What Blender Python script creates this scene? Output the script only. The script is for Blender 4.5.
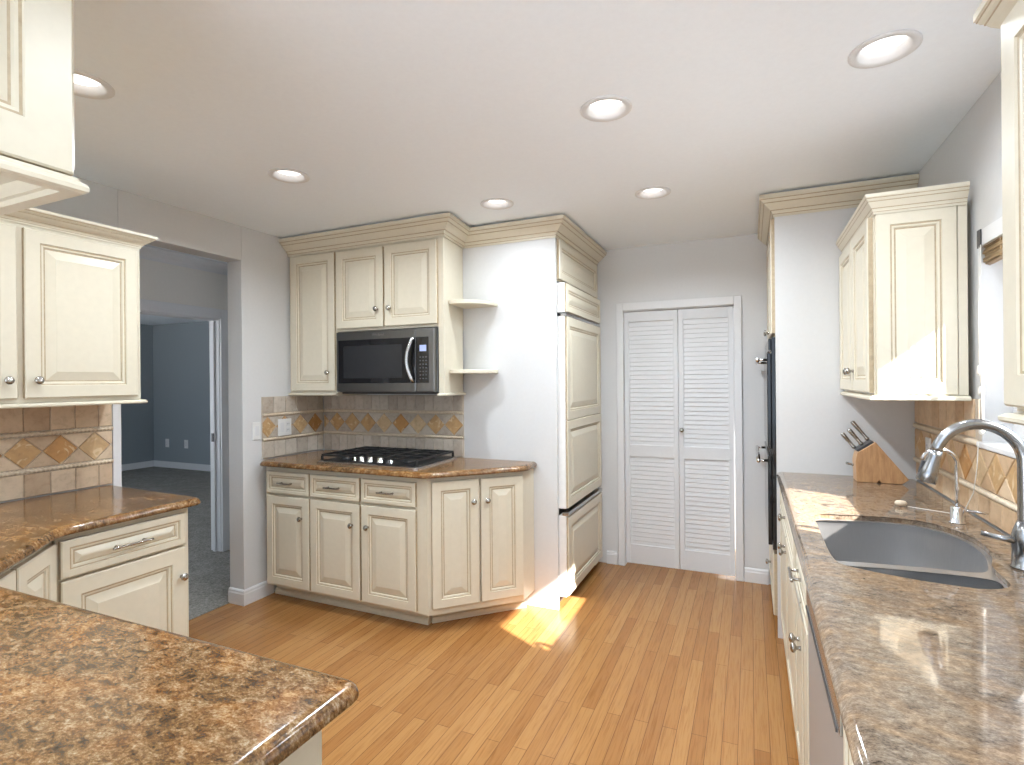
import bpy, bmesh, math, random
from mathutils import Matrix, Vector
random.seed(7)
PI = math.pi
S = bpy.context.scene
for o in list(bpy.data.objects):
    bpy.data.objects.remove(o, do_unlink=True)

# ------------------------------------------------------------------ camera
YAW, ROLL, FPX, V0, EYE = 24.0, -0.5, 536.4, 380.7, 1.42
cam = bpy.data.cameras.new('camera')
cam.sensor_width = 36.0
cam.lens = FPX / 1024 * 36.0
cam.shift_y = (V0 - 382.5) / 1024
cam.clip_start = 0.02
co = bpy.data.objects.new('camera', cam)
S.collection.objects.link(co)
co.matrix_world = Matrix.Translation((0, 0, EYE)) @ Matrix.Rotation(math.radians(YAW), 4, 'Z') @ \
    Matrix.Rotation(PI / 2, 4, 'X') @ Matrix.Rotation(math.radians(ROLL), 4, 'Z')
S.camera = co

# ------------------------------------------------------------------ world, sun, exposure
S.view_settings.view_transform = 'Standard'
S.view_settings.look = 'None'
S.view_settings.gamma = 1
S.view_settings.use_curve_mapping = False
S.view_settings.exposure = -0.22
W = bpy.data.worlds.new('world')
S.world = W
W.use_nodes = True
bg = W.node_tree.nodes['Background']
bg.inputs[0].default_value = (0.72, 0.87, 1.05, 1)
bg.inputs[1].default_value = 2.9
SUN_DIR = Vector((-1, 0.54, -0.81)).normalized()
sl = bpy.data.lights.new('sun', 'SUN')
sl.energy = 40.0
sl.angle = 0.012
sl.color = (1.0, 0.95, 0.88)
so = bpy.data.objects.new('sun', sl)
S.collection.objects.link(so)
so.rotation_euler = SUN_DIR.to_track_quat('-Z', 'Y').to_euler()
so.location = (4, -2, 4)
DOWNLIGHT_W = 17.0
S.cycles.max_bounces = 10
S.cycles.diffuse_bounces = 8
S.cycles.glossy_bounces = 5
S.cycles.transparent_max_bounces = 12
S.cycles.sample_clamp_indirect = 6
S.cycles.caustics_reflective = False
S.cycles.caustics_refractive = False

# ------------------------------------------------------------------ materials
def nmat(name):
    m = bpy.data.materials.new(name)
    m.use_nodes = True
    nt = m.node_tree
    return m, nt, nt.nodes['Principled BSDF']

def N(nt, kind, **kw):
    n = nt.nodes.new(kind)
    for k, v in kw.items():
        if k in n.inputs.keys() if isinstance(k, str) else False:
            n.inputs[k].default_value = v
        else:
            setattr(n, k, v)
    return n

def ramp(nt, fac, stops, interp='LINEAR'):
    r = nt.nodes.new('ShaderNodeValToRGB')
    r.color_ramp.interpolation = interp
    el = r.color_ramp.elements
    while len(el) < len(stops):
        el.new(0.5)
    for e, (p, c) in zip(el, stops):
        e.position = p
        e.color = (*c, 1)
    nt.links.new(fac, r.inputs[0])
    return r.outputs[0]

def mix(nt, fac, a, b, mode='MIX'):
    m = nt.nodes.new('ShaderNodeMix')
    m.data_type = 'RGBA'
    m.blend_type = mode
    for sock, val in ((m.inputs[0], fac), (m.inputs[6], a), (m.inputs[7], b)):
        if hasattr(val, 'links') or isinstance(val, bpy.types.NodeSocket):
            nt.links.new(val, sock)
        elif isinstance(val, tuple):
            sock.default_value = (*val, 1)
        else:
            sock.default_value = val
    return m.outputs[2]

def coords(nt, scale=(1, 1, 1), rot=(0, 0, 0), kind='Object'):
    t = nt.nodes.new('ShaderNodeTexCoord')
    mp = nt.nodes.new('ShaderNodeMapping')
    mp.inputs['Scale'].default_value = scale
    mp.inputs['Rotation'].default_value = rot
    nt.links.new(t.outputs[kind], mp.inputs[0])
    return mp.outputs[0]

def noise(nt, vec, scale, detail=4, rough=0.55, dist=0.0):
    n = nt.nodes.new('ShaderNodeTexNoise')
    n.inputs['Scale'].default_value = scale
    n.inputs['Detail'].default_value = detail
    n.inputs['Roughness'].default_value = rough
    n.inputs['Distortion'].default_value = dist
    nt.links.new(vec, n.inputs['Vector'])
    return n.outputs['Fac']

def bump(nt, b, h, strength=0.2, dist=0.002):
    n = nt.nodes.new('ShaderNodeBump')
    n.inputs['Strength'].default_value = strength
    n.inputs['Distance'].default_value = dist
    nt.links.new(h, n.inputs['Height'])
    nt.links.new(n.outputs[0], b.inputs['Normal'])

def paint(name, col, rough=0.5, var=0.03, bs=0.04, scale=60):
    m, nt, b = nmat(name)
    v = coords(nt)
    f = noise(nt, v, scale, 3)
    lo = tuple(c * (1 - var) for c in col)
    hi = tuple(min(1, c * (1 + var)) for c in col)
    nt.links.new(ramp(nt, f, [(0.3, lo), (0.7, hi)]), b.inputs['Base Color'])
    b.inputs['Roughness'].default_value = rough
    bump(nt, b, f, bs, 0.001)
    return m

def metal(name, col, rough=0.28, brushed=None, var=0.06):
    m, nt, b = nmat(name)
    b.inputs['Metallic'].default_value = 1.0
    v = coords(nt, brushed or (20, 20, 20))
    f = noise(nt, v, 6 if brushed else 3, 3)
    nt.links.new(ramp(nt, f, [(0.3, tuple(c * (1 - var) for c in col)), (0.7, col)]), b.inputs['Base Color'])
    b.inputs['Roughness'].default_value = rough
    return m

def gloss(name, col, rough=0.15, spec=0.5):
    m, nt, b = nmat(name)
    v = coords(nt)
    f = noise(nt, v, 25, 2)
    nt.links.new(ramp(nt, f, [(0.3, tuple(c * 0.94 for c in col)), (0.7, col)]), b.inputs['Base Color'])
    b.inputs['Roughness'].default_value = rough
    b.inputs['Specular IOR Level'].default_value = spec
    return m

def emit(name, col, strength):
    m, nt, b = nmat(name)
    v = coords(nt)
    f = noise(nt, v, 10, 1)
    nt.links.new(ramp(nt, f, [(0.0, tuple(c * 0.97 for c in col)), (1.0, col)]), b.inputs['Emission Color'])
    b.inputs['Base Color'].default_value = (*col, 1)
    b.inputs['Emission Strength'].default_value = strength
    return m

def granite(name, stops, tint, rough=0.16, sc=1.0, stretch=(1, 1, 1), rot=0.5):
    m, nt, b = nmat(name)
    v = coords(nt, stretch, (0, 0, rot))
    big = noise(nt, v, 5.0 * sc, 6, 0.68, 1.2)
    mid = noise(nt, v, 42 * sc, 6, 0.72, 0.5)
    fine = noise(nt, v, 170 * sc, 4, 0.75)
    a = nt.nodes.new('ShaderNodeMath'); a.operation = 'MULTIPLY_ADD'
    nt.links.new(mid, a.inputs[0]); a.inputs[1].default_value = 0.95
    a2 = nt.nodes.new('ShaderNodeMath'); a2.operation = 'MULTIPLY_ADD'
    nt.links.new(fine, a2.inputs[0]); a2.inputs[1].default_value = 0.60
    a3 = nt.nodes.new('ShaderNodeMath'); a3.operation = 'MULTIPLY_ADD'
    nt.links.new(big, a3.inputs[0]); a3.inputs[1].default_value = 0.62; a3.inputs[2].default_value = -0.585
    nt.links.new(a3.outputs[0], a2.inputs[2]); nt.links.new(a2.outputs[0], a.inputs[2])
    c = ramp(nt, a.outputs[0], stops)
    pat = ramp(nt, big, [(0.42, (0, 0, 0)), (0.60, (1, 1, 1))])
    c = mix(nt, pat, c, mix(nt, 1.0, c, tint, 'MULTIPLY'))
    nt.links.new(c, b.inputs['Base Color'])
    b.inputs['Roughness'].default_value = rough
    b.inputs['Specular IOR Level'].default_value = 0.42
    return m

M = {}
M['wall'] = paint('wall_paint', (0.625, 0.63, 0.638), 0.55, 0.012)
M['hallwall'] = paint('hall_wall_paint', (0.76, 0.735, 0.69), 0.6, 0.012)
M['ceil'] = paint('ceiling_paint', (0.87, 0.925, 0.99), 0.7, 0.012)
M['trim'] = paint('white_trim_paint', (0.70, 0.705, 0.72), 0.35, 0.01)
M['louver'] = paint('louver_door_paint', (0.66, 0.67, 0.69), 0.65, 0.01)
M['bedroom'] = paint('slate_blue_paint', (0.27, 0.305, 0.33), 0.55, 0.02)
M['cream'] = paint('cream_cabinet_paint', (0.640, 0.592, 0.480), 0.36, 0.02, 0.02, 35)
M['glaze'] = paint('brown_antique_glaze', (0.43, 0.345, 0.23), 0.45, 0.12)
M['nickel'] = metal('brushed_nickel', (0.43, 0.41, 0.385), 0.25)
M['steel'] = metal('stainless_steel', (0.60, 0.61, 0.62), 0.26, (3, 160, 3))
M['sinksteel'] = metal('sink_steel', (0.70, 0.70, 0.71), 0.26, (160, 4, 4))
_n = M['sinksteel'].node_tree.nodes['Principled BSDF']; _n.inputs['Metallic'].default_value = .9; _n.inputs['Roughness'].default_value = .30
M['dwsteel'] = metal('brushed_dishwasher_steel', (0.40, 0.41, 0.42), 0.42, (3, 3, 160)); M['dwsteel'].node_tree.nodes['Principled BSDF'].inputs['Metallic'].default_value = .45
M['chrome'] = metal('polished_chrome', (0.72, 0.73, 0.75), 0.08)
M['faucet'] = metal('satin_faucet_metal', (0.36, 0.37, 0.385), 0.22)
M['blacksteel'] = metal('black_stainless', (0.24, 0.24, 0.245), 0.32, (3, 3, 160))
M['blackglass'] = gloss('black_glass', (0.012, 0.012, 0.014), 0.06)
M['iron'] = gloss('cast_iron', (0.014, 0.014, 0.015), 0.45)
M['darkgrey'] = gloss('dark_grey_plastic', (0.05, 0.05, 0.055), 0.4)
M['whiteplastic'] = gloss('white_plastic', (0.78, 0.78, 0.77), 0.35)
M['beech'] = None
M['lens'] = emit('frosted_led_lens', (1.0, 0.98, 0.95), 3.0)
M['lcd'] = emit('blue_display', (0.35, 0.42, 0.70), 0.28)
M['meshglass'] = gloss('oven_mesh_glass', (0.026, 0.027, 0.030), 0.2)
M['legend'] = gloss('grey_legend_print', (0.11, 0.115, 0.125), 0.4)
M['cord'] = paint('white_cord', (0.72, 0.70, 0.66), 0.7)
M['gran'] = granite('golden_brown_granite', [(0.22, (0.018, 0.012, 0.008)), (0.36, (0.070, 0.036, 0.015)), (0.47, (0.145, 0.075, 0.027)),
                    (0.57, (0.225, 0.145, 0.074)), (0.71, (0.37, 0.31, 0.225))], (0.95, 0.70, 0.44), 0.16, 1.0, (1.0, 1.5, 1.0), 0.5)
M['granlit'] = granite('window_lit_granite', [(0.24, (0.035, 0.026, 0.02)), (0.37, (0.135, 0.100, 0.073)), (0.50, (0.235, 0.182, 0.136)),
                     (0.64, (0.345, 0.283, 0.222)), (0.80, (0.52, 0.45, 0.37))], (0.86, 0.72, 0.58), 0.06, 1.5, (0.85, 1.3, 1), 0.5)  # same stone as the other counters, lightened to carry window reflection and daylight

def wood_floor():
    m, nt, b = nmat('oak_strip_floor')
    v = coords(nt, (1, 1, 1), (0, 0, PI / 2))
    br = nt.nodes.new('ShaderNodeTexBrick')
    br.offset = 0.37
    br.offset_frequency = 2
    br.inputs['Scale'].default_value = 1.0
    br.inputs['Brick Width'].default_value = 0.95
    br.inputs['Row Height'].default_value = 0.057
    br.inputs['Mortar Size'].default_value = 0.0011
    br.inputs['Mortar Smooth'].default_value = 0.1
    br.inputs['Bias'].default_value = 0.0
    br.inputs['Color1'].default_value = (0, 0, 0, 1)
    br.inputs['Color2'].default_value = (1, 1, 1, 1)
    br.inputs['Mortar'].default_value = (0.5, 0.5, 0.5, 1)
    nt.links.new(v, br.inputs['Vector'])
    base = ramp(nt, br.outputs['Color'], [(0.0, (0.30, 0.135, 0.042)), (0.5, (0.345, 0.165, 0.054)), (1.0, (0.39, 0.197, 0.070))])
    gv = coords(nt, (38, 1.6, 1))
    g = noise(nt, gv, 3.0, 6, 0.62, 0.8)
    grain = ramp(nt, g, [(0.32, (0.70, 0.62, 0.52)), (0.52, (1.0, 1.0, 1.0)), (0.75, (1.08, 1.08, 1.06))])
    c = mix(nt, 0.75, base, grain, 'MULTIPLY')
    c = mix(nt, br.outputs['Fac'], c, (0.13, 0.055, 0.02))
    nt.links.new(c, b.inputs['Base Color'])
    b.inputs['Roughness'].default_value = 0.22
    b.inputs['Specular IOR Level'].default_value = 0.4
    bump(nt, b, g, 0.05, 0.001)
    return m
M['floor'] = wood_floor()

def carpet():
    m, nt, b = nmat('grey_carpet')
    v = coords(nt)
    f = noise(nt, v, 75, 4, 0.75)
    big = noise(nt, v, 7, 3)
    c = ramp(nt, f, [(0.3, (0.13, 0.122, 0.112)), (0.7, (0.42, 0.40, 0.37))])
    c = mix(nt, 0.4, c, ramp(nt, big, [(0.35, (0.7, 0.7, 0.7)), (0.65, (1.1, 1.1, 1.1))]), 'MULTIPLY')
    nt.links.new(c, b.inputs['Base Color'])
    b.inputs['Roughness'].default_value = 0.95
    b.inputs['Specular IOR Level'].default_value = 0.1
    bump(nt, b, f, 0.6, 0.006)
    return m
M['carpet'] = carpet()
M['bouncecarpet'] = paint('pale_bounce_carpet', (0.68, 0.72, 0.78), 0.95, 0.05, 0.5, 200)  # made-up carpet colour, pale and cool to bounce neutral light

def tile(name, stops, veins=None):
    m, nt, b = nmat(name)
    g = nt.nodes.new('ShaderNodeNewGeometry')
    c = ramp(nt, g.outputs['Random Per Island'], stops)
    v = coords(nt)
    f = noise(nt, v, 28, 5, 0.65, 0.4)
    c = mix(nt, 0.8, c, ramp(nt, f, [(0.25, (0.70, 0.66, 0.62)), (0.5, (1, 1, 1)), (0.75, (1.12, 1.13, 1.14))]), 'MULTIPLY')
    if veins:
        f2 = noise(nt, v, 17, 3, 0.5, 1.5)
        c = mix(nt, ramp(nt, f2, [(0.57, (0, 0, 0)), (0.66, (1, 1, 1))]), c, veins)
    nt.links.new(c, b.inputs['Base Color'])
    b.inputs['Roughness'].default_value = 0.55
    bump(nt, b, f, 0.25, 0.002)
    return m
M['tile'] = tile('tumbled_travertine', [(0, (0.44, 0.31, 0.20)), (0.5, (0.55, 0.41, 0.28)), (1, (0.64, 0.51, 0.37))])
M['tilegrey'] = tile('grey_beige_travertine', [(0, (0.42, 0.36, 0.30)), (0.5, (0.50, 0.44, 0.37)), (1, (0.57, 0.51, 0.44))])
M['tilewarm'] = tile('warm_travertine', [(0, (0.50, 0.33, 0.19)), (0.5, (0.58, 0.41, 0.26)), (1, (0.66, 0.50, 0.34))])
M['diamond'] = tile('amber_diamond_tile', [(0, (0.40, 0.19, 0.06)), (0.35, (0.52, 0.29, 0.11)), (0.7, (0.50, 0.33, 0.17)), (1, (0.58, 0.42, 0.25))], (0.66, 0.50, 0.31))
M['rope'] = paint('carved_stone_rope', (0.66, 0.56, 0.43), 0.55, 0.1)
M['grout'] = paint('beige_grout', (0.50, 0.43, 0.35), 0.8, 0.05)

def wood(name, a, c_, sc=(4, 60, 60)):
    m, nt, b = nmat(name)
    v = coords(nt, sc)
    f = noise(nt, v, 2.2, 5, 0.6, 0.5)
    nt.links.new(ramp(nt, f, [(0.3, a), (0.7, c_)]), b.inputs['Base Color'])
    b.inputs['Roughness'].default_value = 0.4
    return m
M['beech'] = wood('beech_wood', (0.42, 0.22, 0.10), (0.60, 0.36, 0.18), (40, 60, 6))
M['bamboo'] = wood('woven_bamboo', (0.22, 0.13, 0.06), (0.52, 0.37, 0.19), (120, 3, 120))
M['bounceground'] = paint('pale_bounce_ground', (0.74, 0.74, 0.75), 0.8, 0.08)  # invented pale ground colour, set bright to throw light up indoors
M['leaf'] = paint('outdoor_foliage', (0.10, 0.16, 0.06), 0.8, 0.4, 0.3, 9)

def glass():
    m, nt, b = nmat('window_glass')
    nt.nodes.remove(b)
    out = nt.nodes['Material Output']
    t = nt.nodes.new('ShaderNodeBsdfTransparent')
    g = nt.nodes.new('ShaderNodeBsdfGlossy')
    g.inputs['Roughness'].default_value = 0.02
    lw = nt.nodes.new('ShaderNodeLayerWeight'); lw.inputs[0].default_value = 0.25
    mx = nt.nodes.new('ShaderNodeMixShader')
    mu = nt.nodes.new('ShaderNodeMath'); mu.operation = 'MULTIPLY'; mu.inputs[1].default_value = 0.5
    nt.links.new(lw.outputs['Fresnel'], mu.inputs[0])
    nt.links.new(mu.outputs[0], mx.inputs[0])
    nt.links.new(t.outputs[0], mx.inputs[1]); nt.links.new(g.outputs[0], mx.inputs[2])
    nt.links.new(mx.outputs[0], out.inputs[0])
    return m
M['glass'] = glass()

# ------------------------------------------------------------------ mesh helpers
I4 = Matrix.Identity(4)
def FR(x, y, z=0, rz=0):
    return Matrix.Translation((x, y, z)) @ Matrix.Rotation(math.radians(rz), 4, 'Z')

class MB:
    def __init__(s, xf=I4):
        s.v, s.f, s.mi, s.sm, s.xf = [], [], [], [], xf
    def add(s, vs, fs, mi=0, smooth=False, xf=None):
        n = len(s.v)
        X = s.xf @ xf if xf is not None else s.xf
        s.v += [X @ Vector(p) for p in vs]
        for k, f in enumerate(fs):
            s.f.append([n + i for i in f])
            s.mi.append(mi[k] if isinstance(mi, list) else mi)
            s.sm.append(smooth)
        return s
    def box(s, x0, x1, y0, y1, z0, z1, mi=0, xf=None):
        vs = [(x, y, z) for x in (x0, x1) for y in (y0, y1) for z in (z0, z1)]
        fs = [(0, 1, 3, 2), (4, 6, 7, 5), (0, 4, 5, 1), (2, 3, 7, 6), (0, 2, 6, 4), (1, 5, 7, 3)]
        return s.add(vs, fs, mi, False, xf)
    def prism(s, poly, z0, z1, mi=0, xf=None):
        n = len(poly)
        vs = [(x, y, z0) for x, y in poly] + [(x, y, z1) for x, y in poly]
        fs = [tuple(range(n))[::-1], tuple(range(n, 2 * n))] + [(i, (i + 1) % n, n + (i + 1) % n, n + i) for i in range(n)]
        return s.add(vs, fs, mi, False, xf)
    def rings(s, rs, mi=0, smooth=False, cap0=True, cap1=True, closed=True, xf=None, mcap=None):
        n = len(rs[0]); vs = [p for r in rs for p in r]; fs = []; ms = []
        for k in range(len(rs) - 1):
            for i in range(n if closed else n - 1):
                j = (i + 1) % n
                fs.append((k * n + i, k * n + j, (k + 1) * n + j, (k + 1) * n + i))
                ms.append(mi[k] if isinstance(mi, list) else mi)
        base = mcap if mcap is not None else (mi[-1] if isinstance(mi, list) else mi)
        if cap0: fs.append(tuple(range(n))[::-1]); ms.append(base)
        if cap1: fs.append(tuple(range((len(rs) - 1) * n, len(rs) * n))); ms.append(base)
        return s.add(vs, fs, ms, smooth, xf)
    def lathe(s, prof, seg=24, mi=0, xf=None, smooth=True, caps=True):
        rs = [[(r * math.cos(2 * PI * i / seg), r * math.sin(2 * PI * i / seg), h) for i in range(seg)] for r, h in prof]
        return s.rings(rs, mi, smooth, caps, caps, True, xf)
    def tube(s, path, r, seg=12, mi=0, xf=None, flat=1.0):
        P = [Vector(p) for p in path]; rs = []
        up = Vector((0, 0, 1)); prev = None
        for i, p in enumerate(P):
            d = (P[min(i + 1, len(P) - 1)] - P[max(i - 1, 0)]).normalized()
            if prev is None:
                a = up if abs(d.z) < 0.9 else Vector((1, 0, 0))
                nx = d.cross(a).normalized()
            else:
                nx = (prev - d * prev.dot(d)).normalized()
            prev = nx; ny = d.cross(nx)
            rr = r[i] if isinstance(r, (list, tuple)) else r
            rs.append([tuple(p + nx * rr * math.cos(2 * PI * k / seg) + ny * rr * flat * math.sin(2 * PI * k / seg)) for k in range(seg)])
        return s.rings(rs, mi, True, True, True, True, xf)
    def sweep(s, path, prof, z0=0.0, mi=0, edges=None):
        P = [Vector(p) for p in path]; rs = []
        for i, p in enumerate(P):
            ns = []
            for a, b in ((i - 1, i), (i, i + 1)):
                if a >= 0 and b < len(P):
                    d = (P[b] - P[a]).normalized(); ns.append(Vector((d.y, -d.x)))
            if len(ns) == 2:
                m = ns[0] + ns[1]; m = m / m.dot(ns[0])
            else:
                m = ns[0]
            rs.append([(p.x + m.x * o, p.y + m.y * o, z0 + z) for o, z in prof])
        if edges is None: return s.rings(rs, mi)
        n = len(prof)
        fs, vs, ms = [], [p for q in rs for p in q], []
        for k in range(len(rs) - 1):
            for i in range(n):
                j = (i + 1) % n
                fs.append((k * n + i, k * n + j, (k + 1) * n + j, (k + 1) * n + i)); ms.append(1 if i in edges else 0)
        fs += [tuple(range(n))[::-1], tuple(range((len(rs) - 1) * n, len(rs) * n))]; ms += [0, 0]
        return s.add(vs, fs, ms)
    def mesh(s, name, mats, loc=Vector((0, 0, 0)), bevel=0.0, seg=2):
        me = bpy.data.meshes.new(name)
        me.from_pydata([v - loc for v in s.v], [], s.f)
        for m in (mats if isinstance(mats, (list, tuple)) else [mats]):
            me.materials.append(M[m] if isinstance(m, str) else m)
        for p, mi, sm in zip(me.polygons, s.mi, s.sm):
            p.material_index = mi; p.use_smooth = sm
        bm = bmesh.new(); bm.from_mesh(me)
        bmesh.ops.recalc_face_normals(bm, faces=bm.faces)
        bm.to_mesh(me); bm.free(); me.update()
        o = bpy.data.objects.new(name, me)
        S.collection.objects.link(o)
        if bevel:
            b = o.modifiers.new('bevel', 'BEVEL')
            b.width = bevel; b.segments = seg; b.limit_method = 'ANGLE'; b.angle_limit = 0.6
        return o

def tag(o, label, cat, group=None):
    o['label'] = label; o['category'] = cat
    if group: o['group'] = group
    return o

class Thing:
    def __init__(s, name, label, cat, loc, group=None):
        s.o = bpy.data.objects.new(name, None)
        S.collection.objects.link(s.o)
        s.loc = Vector(loc); s.o.location = s.loc
        s.o.empty_display_size = 0.05
        tag(s.o, label, cat, group)
    def part(s, name, mb, mats, parent=None, bevel=0.0, label=None, seg=2):
        o = mb.mesh(name, mats, s.loc, bevel, seg)
        o.parent = parent or s.o
        if label: o['label'] = label
        return o

def solo(name, mb, mats, label, cat, loc, group=None, bevel=0.0):
    o = mb.mesh(name, mats, Vector(loc), bevel)
    o.location = loc
    return tag(o, label, cat, group)

def struct(name, mb, mats, bevel=0.0, parent=None):
    o = mb.mesh(name, mats, Vector((0, 0, 0)), bevel)
    if parent: o.parent = parent
    else: o['kind'] = 'structure'
    return o

def offset_poly(poly, d):
    n = len(poly); out = []
    for i in range(n):
        a, b, c = Vector(poly[i - 1]), Vector(poly[i]), Vector(poly[(i + 1) % n])
        d1, d2 = (b - a).normalized(), (c - b).normalized()
        n1, n2 = Vector((-d1.y, d1.x)), Vector((-d2.y, d2.x))
        m = n1 + n2
        m = m / max(0.25, m.dot(n1))
        out.append((b.x + m.x * d, b.y + m.y * d))
    return out

def round_poly(poly, rads, seg=6):
    out = []; n = len(poly)
    for i in range(n):
        r = rads[i] if isinstance(rads, (list, tuple)) else rads
        b = Vector(poly[i])
        if r <= 0: out.append(tuple(b)); continue
        a, c = Vector(poly[i - 1]), Vector(poly[(i + 1) % n])
        p0, p2 = b + (a - b).normalized() * r, b + (c - b).normalized() * r
        for k in range(seg + 1):
            t = k / seg
            out.append(tuple(p0 * (1 - t) ** 2 + b * 2 * t * (1 - t) + p2 * t * t))
    return out

def spline(pts, seg=6):
    out = []; n = len(pts)
    for i in range(n):
        p0, p1, p2, p3 = [Vector(pts[(i + k) % n]) for k in (-1, 0, 1, 2)]
        for k in range(seg):
            t = k / seg
            out.append(tuple(0.5 * (2 * p1 + (p2 - p0) * t + (2 * p0 - 5 * p1 + 4 * p2 - p3) * t * t + (3 * p1 - p0 - 3 * p2 + p3) * t ** 3)))
    return out

EDGE = [(0.014, 0.882), (0.004, 0.8835), (0.0, 0.888), (0.0, 0.893), (0.0015, 0.898), (0.005, 0.904), (0.010, 0.909), (0.016, 0.9122), (0.021, 0.9135), (0.026, 0.914), (0.030, 0.914)]
def slab(name, poly, mat, label, hole=None, loc=(0, 0, 0)):
    bm = bmesh.new()
    ringsv = []
    for ins, z in EDGE:
        ringsv.append([bm.verts.new((x, y, z)) for x, y in offset_poly(poly, ins)])
    n = len(poly)
    for a, b in zip(ringsv, ringsv[1:]):
        for i in range(n):
            bm.faces.new((a[i], a[(i + 1) % n], b[(i + 1) % n], b[i])).smooth = True
    hr = []
    if hole:
        for z in (EDGE[0][1], EDGE[-1][1] - 0.004, EDGE[-1][1]):
            off = 0.004 if z == EDGE[-1][1] else 0.0
            hr.append([bm.verts.new((x, y, z)) for x, y in offset_poly(hole, -off)])
        m = len(hole)
        for a, b in zip(hr, hr[1:]):
            for i in range(m):
                bm.faces.new((a[i], a[(i + 1) % m], b[(i + 1) % m], b[i]))
    def loop_edges(r):
        return [bm.edges.get((r[i], r[(i + 1) % len(r)])) for i in range(len(r))]
    for k, hk in ((-1, -1), (0, 0)):
        es = loop_edges(ringsv[k]) + (loop_edges(hr[hk]) if hole else [])
        bmesh.ops.triangle_fill(bm, use_beauty=True, use_dissolve=False, edges=es)
    bmesh.ops.recalc_face_normals(bm, faces=bm.faces)
    bmesh.ops.translate(bm, verts=bm.verts, vec=-Vector(loc))
    me = bpy.data.meshes.new(name); bm.to_mesh(me); bm.free()
    me.materials.append(M[mat])
    o = bpy.data.objects.new(name, me); S.collection.objects.link(o); o.location = loc
    return tag(o, label, 'countertop')

def panel(mb, x0, x1, z0, z1, yb=0.0, t=0.02, s=0.055, field=0.032):
    """raised-panel front; back at y=yb, front towards -y. slots: 0 paint, 1 glaze"""
    yf = yb - t
    spec = [(0, yb), (0, yf + .004), (.004, yf), (s - .004, yf), (s - .002, yf + .004), (s + .003, yf + .005), (s + .009, yf + .006), (s + .012, yf + .011),
            (s + .017, yf + .011), (s + .017 + field, yf + .003), (s + .020 + field, yf + .002)]
    mis = [1, 0, 0, 0, 1, 0, 0, 1, 0, 0]
    rs = [[(x0 + i, y, z0 + i), (x1 - i, y, z0 + i), (x1 - i, y, z1 - i), (x0 + i, y, z1 - i)] for i, y in spec]
    mb.rings(rs, mis, mcap=0)
    return mb

KNOBP = [(0.0075, 0.0), (0.0065, 0.004), (0.0055, 0.012), (0.010, 0.015), (0.0155, 0.019), (0.0165, 0.023), (0.0145, 0.027), (0.009, 0.030), (0.0, 0.031)]
TOFRONT = Matrix.Rotation(PI / 2, 4, 'X')     # +z -> -y
def knob(x, y, z, xf):
    return MB(xf).lathe(KNOBP, 18, xf=Matrix.Translation((x, y, z)) @ TOFRONT)
def pull(x, y, z, xf, w=0.10):
    mb = MB(xf)
    for sx in (-1, 1):
        mb.lathe([(0.006, 0), (0.0045, 0.008), (0.0045, 0.024)], 10, xf=Matrix.Translation((x + sx * w * 0.4, y, z)) @ TOFRONT)
    pts = [(x + w * (k / 10 - .5) * 1.16, y - 0.026, z) for k in range(11)]
    mb.tube(pts, 0.0048, 10)
    return mb

def door(T, xf, x0, x1, z0, z1, yb, kx=None, kz=None, t=0.02, s=0.055, name='door', label=None):
    d = T.part(name, panel(MB(xf), x0, x1, z0, z1, yb, t, s), ['cream', 'glaze'], label=label)
    if kx is not None:
        T.part('knob', knob(kx, yb - t, kz, xf), 'nickel', d)
    return d
def drawer(T, xf, x0, x1, z0, z1, yb, t=0.02, w=0.10, s=0.026, use_knob=False):
    d = T.part('drawer', panel(MB(xf), x0, x1, z0, z1, yb, t, s, 0.016), ['cream', 'glaze'])
    if use_knob: T.part('knob', knob((x0 + x1) / 2, yb - t, (z0 + z1) / 2, xf), 'nickel', d)
    elif w: T.part('pull_handle', pull((x0 + x1) / 2, yb - t, (z0 + z1) / 2, xf, w), 'nickel', d)
    return d

CROWN = [(0.0, 0.0), (0.007, 0.0), (0.007, 0.012), (0.010, 0.0125), (0.010, 0.016), (0.014, 0.026), (0.018, 0.031), (0.0215, 0.0315), (0.0215, 0.0355),
         (0.030, 0.042), (0.044, 0.054), (0.054, 0.066), (0.0575, 0.0665), (0.0575, 0.0705), (0.066, 0.076), (0.071, 0.083), (0.0745, 0.0835), (0.0745, 0.0875), (0.080, 0.090), (0.080, 0.110), (0.0, 0.110)]
CROWN_GLAZE = {2, 3, 6, 7, 11, 12, 15, 16}
def crown_prof(h, out):
    return [(o / 0.080 * out, z / 0.110 * h) for o, z in CROWN]
RAIL = [(0, 0), (0.016, 0), (0.020, 0.004), (0.020, 0.010), (0.012, 0.016), (0.0, 0.018)]

# ------------------------------------------------------------------ room shell
XL, XR, YB, YK, ZC = -2.97, 0.76, 4.10, 3.14, 2.425
YR = -2.7            # rear wall behind the viewpoint
struct('floor', MB().box(-3.088, 0.95, -0.42, 4.95, -0.05, 0.0), 'floor')
struct('floor_bounce', MB().box(-3.088, 0.95, YR - 0.1, -0.42, -0.05, 0.004), 'bouncecarpet')  # unseen pale floor, added to bounce sunlight towards the ceiling
struct('floor_hall', MB().box(-9.6, -3.088, 0.3, 6.2, -0.05, 0.006), 'carpet')
w = MB(); w.box(-3.10, XL, YR - 0.1, 1.70, 0, ZC); w.box(-3.10, XL, 1.70, 2.432, 2.205, ZC); w.box(-3.10, XL, 2.432, 3.30, 0, ZC)
struct('wall_left', w, 'wall', 0.003)
struct('wall_alcove', MB().box(XL, -1.098, YK, YK + 0.024, 0, ZC), 'wall')
w = MB(); w.box(-1.75, -0.892, YB, YB + 0.1, 0, ZC); w.box(-0.892, -0.098, YB, YB + 0.1, 1.948, ZC); w.box(-0.098, 0.95, YB, YB + 0.1, 0, ZC)
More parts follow.
